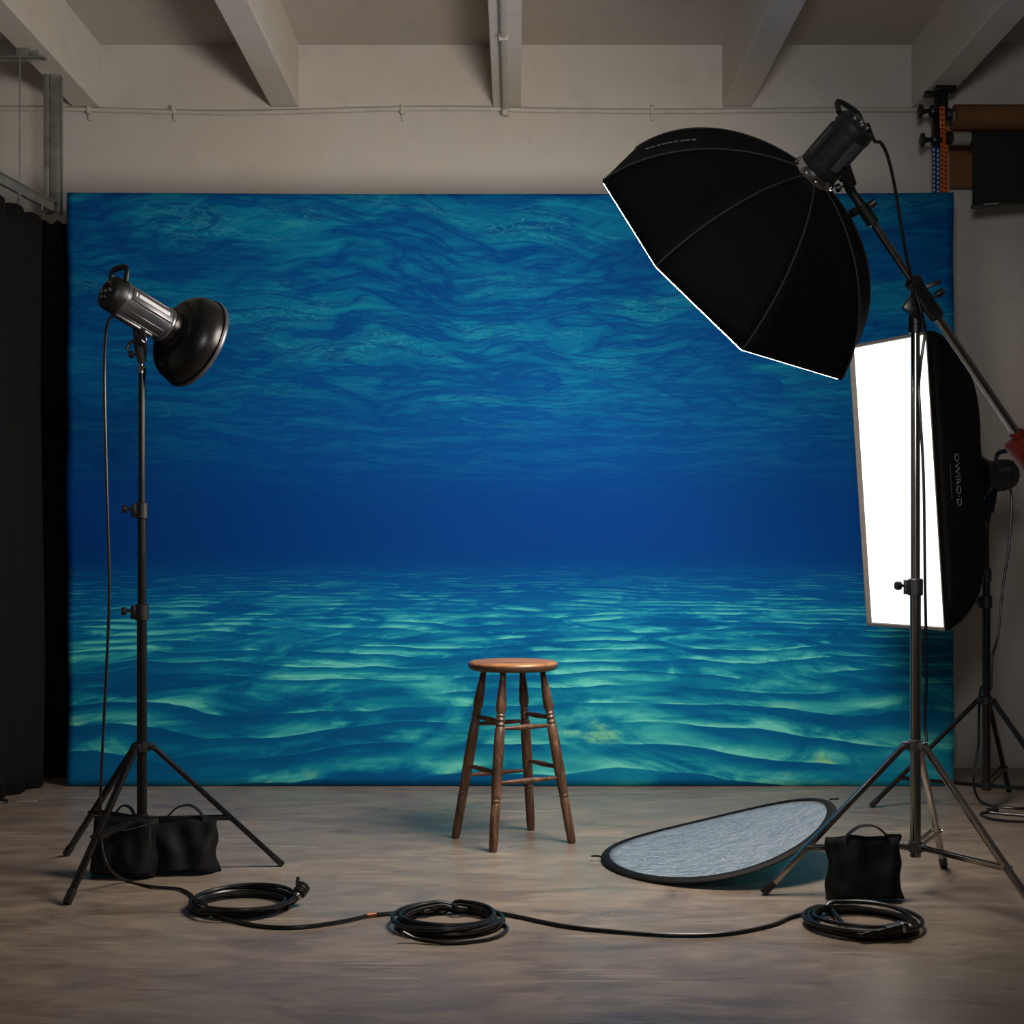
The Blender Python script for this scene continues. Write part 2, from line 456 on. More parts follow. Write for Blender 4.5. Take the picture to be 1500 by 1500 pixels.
for zz in (.03, BT - .03): bar(b, (BX0 + .02, BY + .035, zz), (BX1 - .02, BY + .035, zz), .03)
for xx in (BX0 + .03, BX1 - .03, -.05): bar(b, (xx, BY + .035, .015), (xx, BY + .035, BT - .015), .03)
obj('frame', b, 'galvanised', t)
for k, xx in enumerate((-1.6, 1.5)):
    b = BM(); bar(b, (xx, BY + .05, 1.5), (xx, BY + .42, .015), .025); bar(b, (xx, BY + .04, .015), (xx, BY + .44, .015), .03)
    obj('rear_prop', b, 'galvanised', t)

# ------------------------------------------------------------ stool
def stool():
    c = V((-.010, 5.622, 0)); t = thing('wooden_stool', c, 'worn round wooden bar stool with turned legs standing alone in front of the backdrop', 'stool')
    zt = .742
    b = BM()
    lathe(b, [(.001, zt - .040), (.150, zt - .040), (.172, zt - .037), (.183, zt - .028), (.186, zt - .018), (.183, zt - .008), (.175, zt - .002), (.160, zt), (.10, zt - .003), (.001, zt - .004)], c, (0, 0, 1), 64, cap=False)
    o = obj('seat', b, wood_seat(), t); o['label'] = 'round seat with rubbed lighter top'
    feet = {'L': V((-.249, 5.67, 0)), 'F': V((-.089, 5.40, 0)), 'R': V((.231, 5.575, 0)), 'B': V((.067, 5.846, 0))}
    tops = {k: c + (f - c) * .50 + V((0, 0, zt - .038)) for k, f in feet.items()}
    prof = [(.014, 0), (.0165, .008), (.0175, .03), (.0185, .10), (.0190, .255), (.0165, .262), (.0195, .272), (.0195, .280), (.0165, .287), (.0195, .295), (.0195, .31),
            (.0215, .42), (.0215, .60), (.0200, .680), (.0150, .690), (.0195, .702), (.0150, .716), (.0200, .729), (.0150, .743), (.0185, .752), (.0150, .762), (.0200, .785), (.0205, .82), (.0165, .90), (.0125, .96), (.012, 1.0)]
    for k in 'LFRB':
        b = BM(); f, tp = feet[k], tops[k]; L = (tp - f).length
        lathe(b, [(r, h * L) for r, h in prof], f, tp - f, 24); obj('leg', b, 'wood', t)
    def P(k, z):
        return feet[k].lerp(tops[k], z / tops[k].z)
    for a, d, z in (('L', 'F', .508), ('B', 'R', .510), ('F', 'R', .479), ('L', 'B', .477), ('L', 'F', .305), ('B', 'R', .307), ('F', 'R', .266), ('L', 'B', .264)):
        p, q = P(a, z), P(d, z); L = (q - p).length; b = BM()
        lathe(b, [(.0065, .012), (.0085, .2 * L), (.012, .5 * L), (.0085, .8 * L), (.0065, L - .012)], p, q - p, 16); obj('stretcher', b, 'wood', t)
stool()

# ------------------------------------------------------------ stands
def knob(bm, p, d, r=.014, L=.035):
    lathe(bm, [(.005, 0), (.005, L * .5), (r, L * .5), (r * 1.1, L * .75), (r, L), (.004, L)], p, d, 14)

def stand(name, label, cat, cx, cy, feet, zhub, zlow, zjoint, secs, mat, lr=.013, collars='black_plastic', kd=(-1, -.2, 0), leg_sq=True, top=None):
    c = V((cx, cy, 0)); t = thing(name, c, label, cat)
    for i, (z0, z1, r) in enumerate(secs):
        b = BM(); cyl(b, (cx, cy, z0), (cx, cy, z1), r, seg=28); obj('pole', b, mat, t)
        if i < len(secs) - 1:
            b = BM(); lathe(b, [(r * 1.05, -.03), (r * 1.38, -.028), (r * 1.38, .026), (r * 1.1, .03)], (cx, cy, z1), (0, 0, 1), 24)
            kdv = V(kd if i % 2 == 0 else (kd[0], kd[1], 0)).normalized()
            bar(b, V((cx, cy, z1)) + kdv * r, V((cx, cy, z1)) + kdv * (r + .022), .022, .05)
            co = obj('collar', b, collars, t)
            b = BM(); knob(b, V((cx, cy, z1 + .005)) + kdv * (r + .02), kdv); obj('knob', b, 'black_plastic', co)
    r0 = secs[0][2]
    b = BM(); lathe(b, [(r0, -.02), (r0 * 1.35, -.018), (r0 * 1.35, .018), (r0, .02)], (cx, cy, zhub), (0, 0, 1), 24)
    for f in feet:
        d = (V((f[0], f[1], 0)) - c).normalized(); bar(b, V((cx, cy, zhub)) + d * r0 * .6, V((cx, cy, zhub)) + d * (r0 + .028), .024, .026)
        cyl(b, V((cx, cy, zhub)) + d * (r0 + .022) + V((-d.y, d.x, 0)) * .018, V((cx, cy, zhub)) + d * (r0 + .022) - V((-d.y, d.x, 0)) * .018, .007)
    obj('leg_hub', b, collars, t)
    b = BM(); lathe(b, [(r0 * .9, -.02), (r0 * 1.25, -.018), (r0 * 1.25, .018), (r0, .02)], (cx, cy, zlow), (0, 0, 1), 24)
    for f in feet:
        d = (V((f[0], f[1], 0)) - c).normalized(); bar(b, V((cx, cy, zlow)) + d * r0 * .6, V((cx, cy, zlow)) + d * (r0 + .024), .02, .022)
    obj('brace_hub', b, collars, t)
    for f in feet:
        d = (V((f[0], f[1], 0)) - c).normalized(); n = V((-d.y, d.x, 0))
        p0 = V((cx, cy, zhub)) + d * (r0 + .022); p1 = V((f[0], f[1], lr * .6))
        b = BM(); bar(b, p0, p1 - (p1 - p0).normalized() * .012, lr * 1.7, lr * 1.5, bev=.004); lg = obj('leg', b, mat, t)
        b = BM(); e = (p1 - p0).normalized(); bar(b, p1 - e * .05, p1 + e * .004, lr * 1.95, lr * 1.75, bev=.004); ft = obj('rubber_foot', b, 'black_plastic', lg)
        s = (p0.z - zjoint) / (p0.z - p1.z); q = p0.lerp(p1, s)
        b = BM(); a0 = V((cx, cy, zlow)) + d * (r0 + .018)
        for sgn in (-1, 1): bar(b, a0 + n * sgn * .011, q + n * sgn * (lr + .003), .004, .015, up=(0, 0, 1), bev=.001)
        cyl(b, q - n * (lr + .008), q + n * (lr + .008), .006)
        obj('brace', b, mat, t)
    return t

fa, fb, fc = fl(97, 1254), fl(98, 1326), fl(413, 1269)
LX, LY = (208 - CX) / F * 5.0, 5.0
st = stand('light_stand', 'black tripod light stand on the left with a sandbag over its legs', 'light stand', LX, LY,
           [fa, fb, fc], 1.14 - (1094 - CY) / F * 5, .205, .195,
           [(.185, 1.14 - (897 - CY) / F * 5, .0178), (.94, 1.14 - (748 - CY) / F * 5, .0155), (1.3, 1.14 - (541 - CY) / F * 5, .0125)], 'black_metal')
b = BM(); zt = 1.14 - (541 - CY) / F * 5
lathe(b, [(.014, -.015), (.015, 0), (.013, .004), (.015, .008), (.0095, .012), (.0095, .06)], (LX, LY, zt), (0, 0, 1), 20)
obj('spigot', b, 'chrome', st)

RX, RY = (1341 - CX) / F * 4.72, 4.72
def zr(py): return 1.14 - (py - CY) / F * RY
ra, rb, rc = fl(1119, 1311), fl(1383, 1272), V((1.655, 4.25, 0))
st = stand('boom_stand', 'tall chrome tripod stand on the right carrying the slanted boom arm', 'light stand', RX, RY,
           [ra, rb, rc], zr(1092), zr(1240), zr(1240), [(zr(1255), zr(860), .0185), (zr(880), zr(480), .0155)], 'chrome', lr=.0135, collars='grey_housing')
BXs, BYs = (1445 - CX) / F * 6.37, 6.37
def zb(py): return 1.14 - (py - CY) / F * BYs
st = stand('light_stand', 'black tripod light stand behind, carrying the glowing strip softbox', 'light stand', BXs, BYs,
           [fl(1276, 1183), fl(1478, 1160), V((2.45, 5.92, 0))], zb(1026), zb(1150), zb(1140) + .0,
           [(.085, zb(882), .019), (zb(900), zb(842), .0165), (zb(850), zb(764), .0125)], 'black_metal', kd=(-1, -.2, 0))

# ------------------------------------------------------------ flash heads
def flash(name, label, ring, back, L, R, mat, post, handle_up, side, dish=None, panel=True, marks=None, cyl_scale=1.0):
    """ring: front of head; back: unit vector from front to rear; post: where the bracket meets the stand spigot"""
    ring, back = V(ring), V(back).normalized(); hu = V(handle_up); hu = (hu - back * hu.dot(back)).normalized()
    sd = back.cross(hu)
    if sd.dot(V(side)) < 0: sd = -sd
    t = thing(name, post, label, 'studio flash')
    b = BM()
    lathe(b, [(R * .75, 0), (R * 1.06, .002), (R * 1.08, .022), (R * 1.0, .028), (R * 1.0, L * .80), (R * 1.05, L * .805), (R * 1.05, L * .83)], ring, back, 40)
    # flutes along the housing
    for a in range(0, 360, 30):
        a = math.radians(a + 12); d = hu * math.cos(a) + sd * math.sin(a)
        bar(b, ring + back * .035 + d * R * .995, ring + back * L * .79 + d * R * .995, .004, .003)
    obj('housing', b, mat, t)
    b = BM()
    lathe(b, [(R * 1.02, L * .825), (R * 1.04, L * .85), (R * 1.0, L * .97), (R * .9, L), (R * .1, L * 1.005)], ring, back, 40)
    bk = obj('rear_panel', b, 'black_plastic', t)
    e = ring + back * (L * 1.0 + .004)
    b = BM(); Rm = Matrix((sd, hu, back)).transposed(); add_box(b, e + hu * R * .42, (R * .75, R * .36, .006), Rm, .002); obj('display', b, 'screen', bk)
    for (u, v, r) in ((-.45, -.05, .16), (0, -.08, .14), (.42, -.05, .16), (-.25, -.42, .11), (.12, -.45, .11)):
        b = BM(); p = e + sd * R * u + hu * R * v; lathe(b, [(R * r, -.002), (R * r, .006), (R * r * .8, .009)], p, back, 14); obj('button', b, 'grey_housing', bk)
    # carrying handle
    b = BM(); p0 = ring + back * (L * .90) + hu * R * .72 - sd * R * .80; p1 = ring + back * (L * .90) + hu * R * .72 + sd * R * .80
    hgt = R * .85
    pts = cr([p0, p0 + hu * hgt * .7 + back * .01, p0.lerp(p1, .2) + hu * hgt * .98 + back * .015, p0.lerp(p1, .8) + hu * hgt * .98 + back * .015, p1 + hu * hgt * .7 + back * .01, p1], 8)
    sweep(b, pts, .0085, .011, 12, up=back); obj('handle', b, 'black_plastic', t)
    # side plate with marks
    if marks:
        a = math.radians(marks.get('ang', 0)); d = (sd * math.cos(a) + hu * math.sin(a)).normalized(); tn = back.cross(d)
        Rm = Matrix((tn, -back, d)).transposed()
        b = BM(); add_box(b, ring + back * L * .43 + d * R * 1.0, (R * .75, L * .66, .006), Rm, .002); pl = obj('side_plate', b, mat, t)
        b = BM()
        for (u0, u1, wv) in marks['bars']:
            add_box(b, ring + back * L * (.43 + (u0 + u1) / 2) + d * (R * 1.0 + .0036) + tn * marks.get('off', 0) * R, (R * wv, L * abs(u1 - u0), .001), Rm)
        obj('printed_label', b, marks['mat'], pl, smooth=False)
    # bracket
    bp = ring + back * L * .40 - hu * R * 1.0
    b = BM(); bar(b, ring + back * L * .2 - hu * R * 1.02, ring + back * L * .8 - hu * R * 1.02, .014, .03, up=sd, bev=.003); rl = obj('rail', b, 'grey_housing', t)
    post = V(post); b = BM()
    j = post + V((0, 0, .045)) if not hasattr(post, 'tilt') else post
    jd = (bp - post); 
    piv = post.lerp(bp, .35)
    lathe(b, [(.013, 0), (.017, .004), (.017, jd.length * .45), (.013, jd.length * .5)], post, jd, 18)
    for s in (-1, 1):
        bar(b, piv - jd * .08 + sd * .016 * s, bp + sd * .016 * s, .007, .034, up=sd, bev=.002)
    cyl(b, piv.lerp(bp, .45) - sd * .028, piv.lerp(bp, .45) + sd * .028, .011); br = obj('tilt_bracket', b, marks.get('bm', 'grey_housing') if marks else 'black_plastic', t)
    side_v = V((-1, -.15, 0)); side_v = (side_v - jd.normalized() * side_v.dot(jd.normalized())).normalized()
    b = BM(); q = post.lerp(bp, .62); sweep(b, cr([q, q + side_v * .035 - V((0, 0, .008)), q + side_v * .045 - V((0, 0, .035))], 5), .006, .011, 8); obj('lever', b, 'black_plastic', br)
    b = BM(); q = post.lerp(bp, .2); knob(b, q + side_v * .012, side_v, .013, .032); obj('knob', b, 'black_plastic', br)
    if dish:
        DR, DL = dish; fw = -back
        b = BM()
        prof = [(R * 1.12, -.012), (R * 1.12, .012), (R * 1.18, .016), (R * 1.3, .02)]
        for k in range(1, 15):
            th = k / 14 * PI / 2; prof.append((R * 1.3 + (DR - R * 1.3) * math.sin(th), .02 + (DL - .05) * (1 - math.cos(th))))
        prof += [(DR * 1.0, DL - .018), (DR * 1.035, DL - .016), (DR * 1.035, DL), (DR * .98, DL + .001), (DR * .96, DL - .02)]
        prof += [(R * 1.1, .05), (R * .6, .03)]
        lathe(b, prof, ring, fw, 56); dd = obj('reflector_dish', b, 'black_metal', t, angle=.5); dd['label'] = 'black bowl reflector on the front of the flash'
        b = BM(); lathe(b, [(DR * 1.04, DL - .014), (DR * 1.047, DL - .010), (DR * 1.047, DL - .004), (DR * 1.04, DL)], ring, fw, 56, cap=False); obj('rim', b, 'grey_housing', dd)
        b = BM(); lathe(b, [(.02, .03), (.025, .05), (.022, .09), (.005, .10)], ring, fw, 16); obj('flash_tube', b, 'white_plastic', t)
    return t, bp

# left flash with reflector bowl
back = -V((.63, .69, -.365)).normalized()
ring = at(246, 479, 4.96)
post = V((LX, LY, zt + .03))
flash('studio_flash', 'grey studio flash with a black bowl reflector, on the left stand', ring, back, .262, .062, 'grey_housing', post, (0, 0, 1), (.3, -1, .1),
      dish=(.168, .135), marks={'ang': 14, 'off': .05, 'mat': 'label_white', 'bars': [(-.27, .24, .24), (.265, .29, .26)]})

# ------------------------------------------------------------ softboxes
def softbox(name, label, cen, nrm, up, corners, L, r0, mixf, sag, diff_mat, inset, lip, ringmat, lipmat='grey_fabric'):
    """cen: face centre, nrm: the way the light shines, corners: 2D rim outline"""
    cen, n = V(cen), V(nrm).normalized(); up = V(up); up = (up - n * up.dot(n)).normalized(); rt = up.cross(n)
    t = thing(name, cen, label, 'softbox'); K = len(corners)
    def rib(k, s):
        c = V(corners[k][:2] + (0,)) if len(corners[k]) == 2 else V(corners[k]); Rr = c.length; d = c / Rr
        th = s * PI / 2
        r = r0 + (Rr - r0) * (mixf * math.sin(th) + (1 - mixf) * s); h = L * (mixf * math.cos(th) + (1 - mixf) * (1 - s))
        return cen + (rt * d.x + up * d.y) * r - n * h
    NS, NT_ = 16, 8
    # fabric shell, one panel per side
    for k in range(K):
        b = BM(); g = []
        for i in range(NS + 1):
            s = i / NS; A, B = rib(k, s), rib((k + 1) % K, s); row = []
            for j in range(NT_ + 1):
                q = j / NT_; p = A.lerp(B, q); bl = 4 * q * (1 - q) * math.sin(PI * min(1, s * 1.0)) * sag
                axis = cen - n * (L * (1 - s)) ; inward = (axis - p)
                inward = inward.normalized() if inward.length > 1e-6 else V()
                wr = .004 * noise.noise(p * 7) * math.sin(PI * s)
                row.append(b.verts.new(p + inward * (bl + wr)))
            g.append(row)
        for i in range(NS):
            for j in range(NT_): b.faces.new((g[i][j], g[i][j + 1], g[i + 1][j + 1], g[i + 1][j]))
        o = obj('fabric_panel', b, 'black_fabric', t); solid(o, .003, 0)
        b = BM(); out = [(rib(k, i / 24)) + (rib(k, i / 24) - cen + n * (L * (1 - i / 24))).normalized() * .002 for i in range(25)]
        sweep(b, out, .0035, seg=8); obj('seam', b, 'grey_fabric', t)
    P = [cen + rt * c[0] + up * c[1] for c in corners]
    Q = [cen + (rt * c[0] + up * c[1]) * (1 - inset / V(c).length) for c in corners]
    # lip: band standing forward of the rim, then a flat border turned inward
    b = BM()
    a0 = [b.verts.new(p) for p in P]; a1 = [b.verts.new(p + n * lip) for p in P]; a2 = [b.verts.new(p + n * (lip + .001)) for p in Q]; a3 = [b.verts.new(p) for p in Q]
    for ra_, rb_ in ((a0, a1), (a1, a2), (a2, a3)):
        for k in range(K): b.faces.new((ra_[k], ra_[(k + 1) % K], rb_[(k + 1) % K], rb_[k]))
    b.faces.ensure_lookup_table()
    for f in b.faces[:K]: f.material_index = 1
    o = obj('rim', b, lipmat, t, smooth=False); o.data.materials.append(M['black_fabric']); solid(o, .003, 0)
    # diffuser
    b = BM(); loops = []
    for f_, h_ in ((1.0, .0), (.998, .0102 if lip < .01 else .002), (.9, .013 if lip < .01 else .004), (.5, .02 if lip < .01 else .008)):
        loops.append([b.verts.new(cen + (q - cen) * f_ + n * h_) for q in Q])
    cv = b.verts.new(cen + n * (.022 if lip < .01 else .009))
    for A, B in zip(loops, loops[1:]):
        for k in range(K): b.faces.new((A[k], A[(k + 1) % K], B[(k + 1) % K], B[k]))
    for k in range(K): b.faces.new((loops[-1][k], loops[-1][(k + 1) % K], cv))
    o = obj('diffuser', b, diff_mat, t); o['label'] = 'glowing white diffuser'
    b = BM(); lathe(b, [(r0 * .8, -.03), (r0 * 1.15, -.03), (r0 * 1.2, -.015), (r0 * 1.2, .0), (r0 * 1.05, .006), (r0 * .8, .006)], cen - n * L, n, 36)
    for k in range(K):
        d = (rib(k, .12) - (cen - n * L)); d = (d - n * d.dot(n)).normalized()
        bar(b, cen - n * (L + .01) + d * r0 * 1.05, cen - n * (L + .01) + d * (r0 * 1.05 + .018), .012, .012)
    o = obj('speed_ring', b, ringmat, t); o['label'] = 'metal mounting ring'
    return t, rib, P

# octagonal softbox on the boom
On = V((-.5547, .5692, -.6070)).normalized()
Oc = V((.7652, 4.74, 2.1842))
U0 = V((-.5690, .2727, .7758)); V2 = V((-.6072, -.7756, -.1725))
up = U0.normalized(); rt = up.cross(On); cam0 = V((0, 0, H)); cs = []
for (px, py) in ((932, 217), (884, 264), (962, 389), (1088, 511), (1233, 555), (1254, 503)):
    d_ = at(px, py, 1.0) - cam0; p_ = cam0 + d_ * ((Oc - cam0).dot(On) / d_.dot(On)) - Oc   # rim corner on the face plane
    cs.append((p_.dot(rt), p_.dot(up)))
cs += [(-cs[2][0], -cs[2][1]), (-cs[3][0], -cs[3][1])]
OL = .393
oct_t, orib, OP = softbox('octagonal_softbox', 'big black octagonal softbox seen from behind, mounted on the boom arm', Oc, On, up, cs, OL, .062, .66, .012, 'octa_light', .006, .004, 'bright_chrome')
# small printed mark near the rim of the top panel
b = BM(); A, B = orib(0, .86), orib(1, .86); A2, B2 = orib(0, .60), orib(1, .60)
def opan(s, q):
    a_, b_ = orib(0, s), orib(1, s); p = a_.lerp(b_, q); ax = (Oc - On * (OL * (1 - s)) - p).normalized()
    return p + ax * (4 * q * (1 - q) * math.sin(PI * s) * .012), -ax
x0 = 0.0
for k in range(9):
    s0 = .84 - k * .033; p, nn = opan(s0, .42); p2, _ = opan(s0 - (.020 if k % 3 else .027), .42)
    bar(b, p + nn * .004, p2 + nn * .004, .012 if k % 4 else .018, .002, up=nn, bev=0)
obj('printed_mark', b, 'print_grey', oct_t, smooth=False)

oring = Oc - On * (OL + .03)
# boom
pivot = V((RX + .035, RY - .045, zr(432)))
bend = at(1273, 318, 4.58); bdir = (bend - pivot).normalized()
tail = at(1498, 648, 4.80)
bdir = (bend - tail).normalized()
pv = tail + bdir * (pivot - tail).dot(bdir)
btop = bend + bdir * .09
hp = btop + bdir * .03
ft, bp = flash('studio_flash', 'dark studio flash with carrying handle at the boom top behind the octagonal softbox', oring, -On, .192, .066, 'dark_housing', btop + bdir * .02, (.30, .0, .95), (.2, -1, .1),
      marks={'ang': 5, 'off': .0, 'mat': 'print_dim', 'bm': 'black_plastic', 'bars': [(-.25, -.21, .10), (-.19, .02, .2), (.04, .13, .24), (.15, .26, .14)]})
t = thing('light_boom', pv, 'slanted chrome boom with red counterweight clamped on top of the right stand', 'boom')
b = BM(); cyl(b, bend, pv, .0125, seg=24); cyl(b, pv, tail, .0155, seg=24); obj('tube', b, 'chrome', t)
b = BM(); lathe(b, [(.014, 0), (.021, .006), (.021, .075), (.016, .08), (.0145, .1), (.0145, .145)], bend - bdir * .03, bdir, 18)
q = bend + bdir * .03; knob(b, q, (.7, -.3, .5), .013, .045); knob(b, q + bdir * .01, (-.7, -.3, -.45), .014, .05); obj('end_grip', b, 'black_plastic', t)
b = BM(); lathe(b, [(.018, -.085), (.026, -.08), (.026, .05), (.03, .055), (.03, .075), (.018, .085)], pv, bdir, 20)
bar(b, pv + V((.0, -.01, .035)), pv + V((.05, -.015, .055)), .014); knob(b, pv - bdir * .01 + V((.01, 0, .005)), (.8, -.1, .45), .012, .055)
obj('clamp', b, 'black_plastic', t)
# swivel on top of the stand
b = BM(); xs, ys = RX, RY
lathe(b, [(.019, -.02), (.024, -.018), (.024, .005), (.021, .006), (.021, .010), (.024, .011), (.024, .05), (.016, .055)], (xs, ys, zr(480)), (0, 0, 1), 22)
sp = obj('swivel', b, 'black_plastic', t)
b = BM(); Rm = Matrix.Rotation(math.radians(35), 3, 'Y'); add_box(b, (xs - .004, ys - .025, zr(447)), (.07, .03, .085), Rm, .006)
cyl(b, (xs - .014, ys - .048, zr(447)), (xs - .014, ys + .02, zr(447)), .012)
for s in (-1, 1): knob(b, (xs + s * .02, ys - .02, zr(478)), (s, -.1, 0), .004, .01)
bar(b, V((xs, ys - .03, zr(445))), pv, .04, .03); obj('swivel_plate', b, 'black_metal', sp)
b = BM(); Rm = frame_of(bdir, (0, 1, 0)); add_box(b, tail + bdir * -.035, (.105, .09, .12), Rm, .014)
cw = obj('counterweight', b, 'red_iron', t); cw['label'] = 'red counterweight'
b = BM(); cyl(b, tail + bdir * .032, tail + bdir * .045, .024); obj('end_collar', b, 'red_iron', cw)

# strip softbox
Sn = V((-.8754, -.4743, -.0932)).normalized()
Sup = V((-.0780, -.0517, .9956))
Sc = V((1.7126, 6.1424, 1.499)) - Sn * .026
SW, SH = .485, 1.302
sc = [(-SW / 2, SH / 2), (SW / 2, SH / 2), (SW / 2, -SH / 2), (-SW / 2, -SH / 2)]
SL = .465
strip_t, srib, SP = softbox('strip_softbox', 'tall glowing white strip softbox with black sides, behind the chrome stand', Sc, Sn, Sup, sc, SL, .085, .72, .0, 'strip_light', .011, .030, 'black_metal', 'binding')
sring = Sc - Sn * (SL + .03)
post = V((BXs, BYs, zb(764)))
# rear frame of the strip flash points away from the face
flash('studio_flash', 'small dark studio flash plugged into the back of the strip softbox', sring, -Sn, .20, .070, 'dark_housing', post, (0, 0, 1), (0, -1, 0),
      marks={'ang': 20, 'off': 0, 'mat': 'print_dim', 'bm': 'black_plastic', 'bars': [(-.12, -.08, .26), (-.06, .05, .1), (.06, .22, .14)]})
# lettering down the side of the strip softbox (side panel nearest the camera)
def span(s, q, k):
    return srib(k, s).lerp(srib((k + 1) % 4, s), q)
# find side panel whose middle is nearest the camera
kk = min(range(4), key=lambda k: span(.7, .5, k).y + (10 if abs(span(.7, .5, k).z - Sc.z) > .3 else 0))
pa, pb, pc = span(.80, .5, kk), span(.80, .42, kk), span(.72, .5, kk)
dn = V((0, 0, -1)); tan_s = (span(.70, .5, kk) - span(.84, .5, kk)).normalized()
dnv = (span(.76, .6, kk) - span(.76, .4, kk)).normalized()
if dnv.z > 0: dnv = -dnv
nr = dnv.cross(tan_s)
if nr.y > 0: nr = -nr
ydir = nr.cross(dnv)
text(strip_t, 'OWIRO\u00b7D', .052, span(.82, .5, kk) + nr * .004, dnv, ydir, 'print_grey')
b = BM()
for k in range(9):
    p = span(.90, .5, kk) + nr * .004 + dnv * (-.07 + k * .017)
    bar(b, p, p + dnv * .012, .006, .001, up=nr, bev=0)
obj('small_print', b, 'print_dim', strip_t, smooth=False)

# ------------------------------------------------------------ sandbags
def pouch(bm, c, W, Hh, T, yaw=0.0, seed=0, bulge=1.0):
    NU, NV = 22, 16; Rm = Matrix.Rotation(yaw, 3, 'Z'); c = V(c)
    for s in (-1, 1):
        g = []
        for j in range(NV + 1):
            v = j / NV; row = []
            for i in range(NU + 1):
                u = -1 + 2 * i / NU
                prof = min(1, (v / .10)) ** .5 * (1 - .72 * v ** 1.6)
                if v >= 1: prof = .06
                th_ = T / 2 * prof * (max(0, 1 - abs(u) ** 5)) ** .5
                wid = W / 2 * (1 - .05 * math.sin(PI * v) + .03 * (1 - v) ** 4)
                p = V((u * wid, s * th_, v * Hh))
                nz = noise.noise(V((u * 2.2 + seed, v * 2.5, s * 1.3 + seed)))
                fold = .004 * math.sin(u * 9 + v * 4 + seed) * math.sin(PI * v) ** .5 * (1 - abs(u))
                edge = (1 - max(abs(u) ** 8, 0))
                p.y += s * (nz * .016 + fold) * edge * min(1, v * 5) * (1 if v < 1 else 0)
                p.z += .010 * noise.noise(V((u * 1.7 + seed, 5, seed))) * v
                if abs(u) == 1: p.x += .006 * math.sin(v * 11 + seed)
                p.z = max(p.z, .002)
                row.append(bm.verts.new(c + Rm @ p))
            g.append(row)
        for j in range(NV):
            for i in range(NU): bm.faces.new((g[j][i], g[j][i + 1], g[j + 1][i + 1], g[j + 1][i]))
    bmesh.ops.remove_doubles(bm, verts=bm.verts[:], dist=.0008)

def handle(bm, a, b_, h, wx=.017, up=None):
    a, b_ = V(a), V(b_); m = a.lerp(b_, .5)
    pts = cr([a + V((0, 0, -.03)), a, a.lerp(b_, .17) + V((0, 0, h * .62)), a.lerp(b_, .38) + V((0, 0, h)), a.lerp(b_, .66) + V((0, 0, h)), a.lerp(b_, .86) + V((0, 0, h * .6)), b_, b_ + V((0, 0, -.03))], 6)
    sweep(bm, pts, .0035, wx, 10, up=(0, 0, 1))

t = thing('sandbag', (LX + .0, 4.98, 0), 'black two-pouch sandbag slumped over the feet of the left light stand', 'sandbag')
b = BM(); pouch(b, (-1.235, 5.045, 0), .275, .205, .15, .05, 1.0); obj('pouch', subs and b, 'bag_fabric', t)
b = BM(); pouch(b, (-1.425, 4.985, 0), .25, .218, .15, -.14, 4.0); obj('pouch', b, 'bag_fabric', t)
b = BM(); handle(b, at(243, 1201, 5.04), at(297, 1196, 5.04), .045); obj('handle', b, 'bag_fabric', t)
b = BM(); handle(b, at(166, 1200, 5.0), at(201, 1206, 5.0), .055); obj('handle', b, 'bag_fabric', t)
b = BM(); sweep(b, cr([at(152, 1221, 4.87), at(185, 1216, 4.865), at(216, 1208, 4.885)], 6), .0018, .0035, 8); zp = obj('zipper', b, 'grey_housing', t)
b = BM(); sweep(b, [at(219, 1212, 4.87), at(220, 1232, 4.865), at(221, 1240, 4.87)], .0035, .0015, 8); obj('zip_pull', b, 'grey_housing', zp)

t = thing('sandbag', (1.18, 4.64, 0), 'black sandbag with one looped handle hung on the chrome boom stand', 'sandbag')
b = BM(); pouch(b, (1.182, 4.635, 0), .262, .215, .125, .02, 8.0); obj('pouch', b, 'bag_fabric', t)
b = BM(); handle(b, at(1240, 1226, 4.63), at(1299, 1226, 4.63), .038); obj('handle', b, 'bag_fabric', t)
b = BM(); bar(b, at(1299, 1226, 4.63), at(1320, 1226, 4.64), .006, .02, bev=.002); obj('strap', b, 'bag_fabric', t)

# ------------------------------------------------------------ floor reflector
t = thing('reflector_disc', (.76, 5.2, 0), 'oval silver collapsible reflector with black rim lying tilted on the floor', 'reflector')
RC = V((.770, 5.215, 0)); RRX, RRY = .442, .45
def disc(r, a):
    u, v = r * math.cos(a), r * math.sin(a)
    h = .016 + .112 * ((u + 1) / 2) ** 1 * 0 + .215 * max(0, (u + 1) / 2) ** 2.1
    h += -.012 * v * 0 + .012 * v * (u < 2)
    return V((RC.x + u * RRX, RC.y + v * RRY, h))
NA, NR = 96, 14
b = BM(); rings = [[b.verts.new(disc(.93 * (k + 1) / NR, 2 * PI * i / NA)) for i in range(NA)] for k in range(NR)]; c0 = b.verts.new(disc(0, 0))
for i in range(NA): b.faces.new((c0, rings[0][i], rings[0][(i + 1) % NA]))
for A, B in zip(rings, rings[1:]):
    for i in range(NA): b.faces.new((A[i], A[(i + 1) % NA], B[(i + 1) % NA], B[i]))
o = obj('silver_cloth', b, 'silver', t); solid(o, .003, 0)
b = BM(); sweep(b, [disc(.965, 2 * PI * i / NA) for i in range(NA)], .006, .018, 12, closed=True, up=(0, 0, 1)); obj('rim', b, 'bag_fabric', t)
for (a, px) in ((PI * .985, -1), (.1, 1)):
    p = disc(1.0, a); b = BM(); sweep(b, cr([p, p + V((px * .015, -.012, .008)), p + V((px * .034, -.004, .004)), p + V((px * .034, .010, 0)), p + V((px * .014, .010, 0))], 6, closed=True), .0025, seg=8); obj('loop', b, 'cable', t)

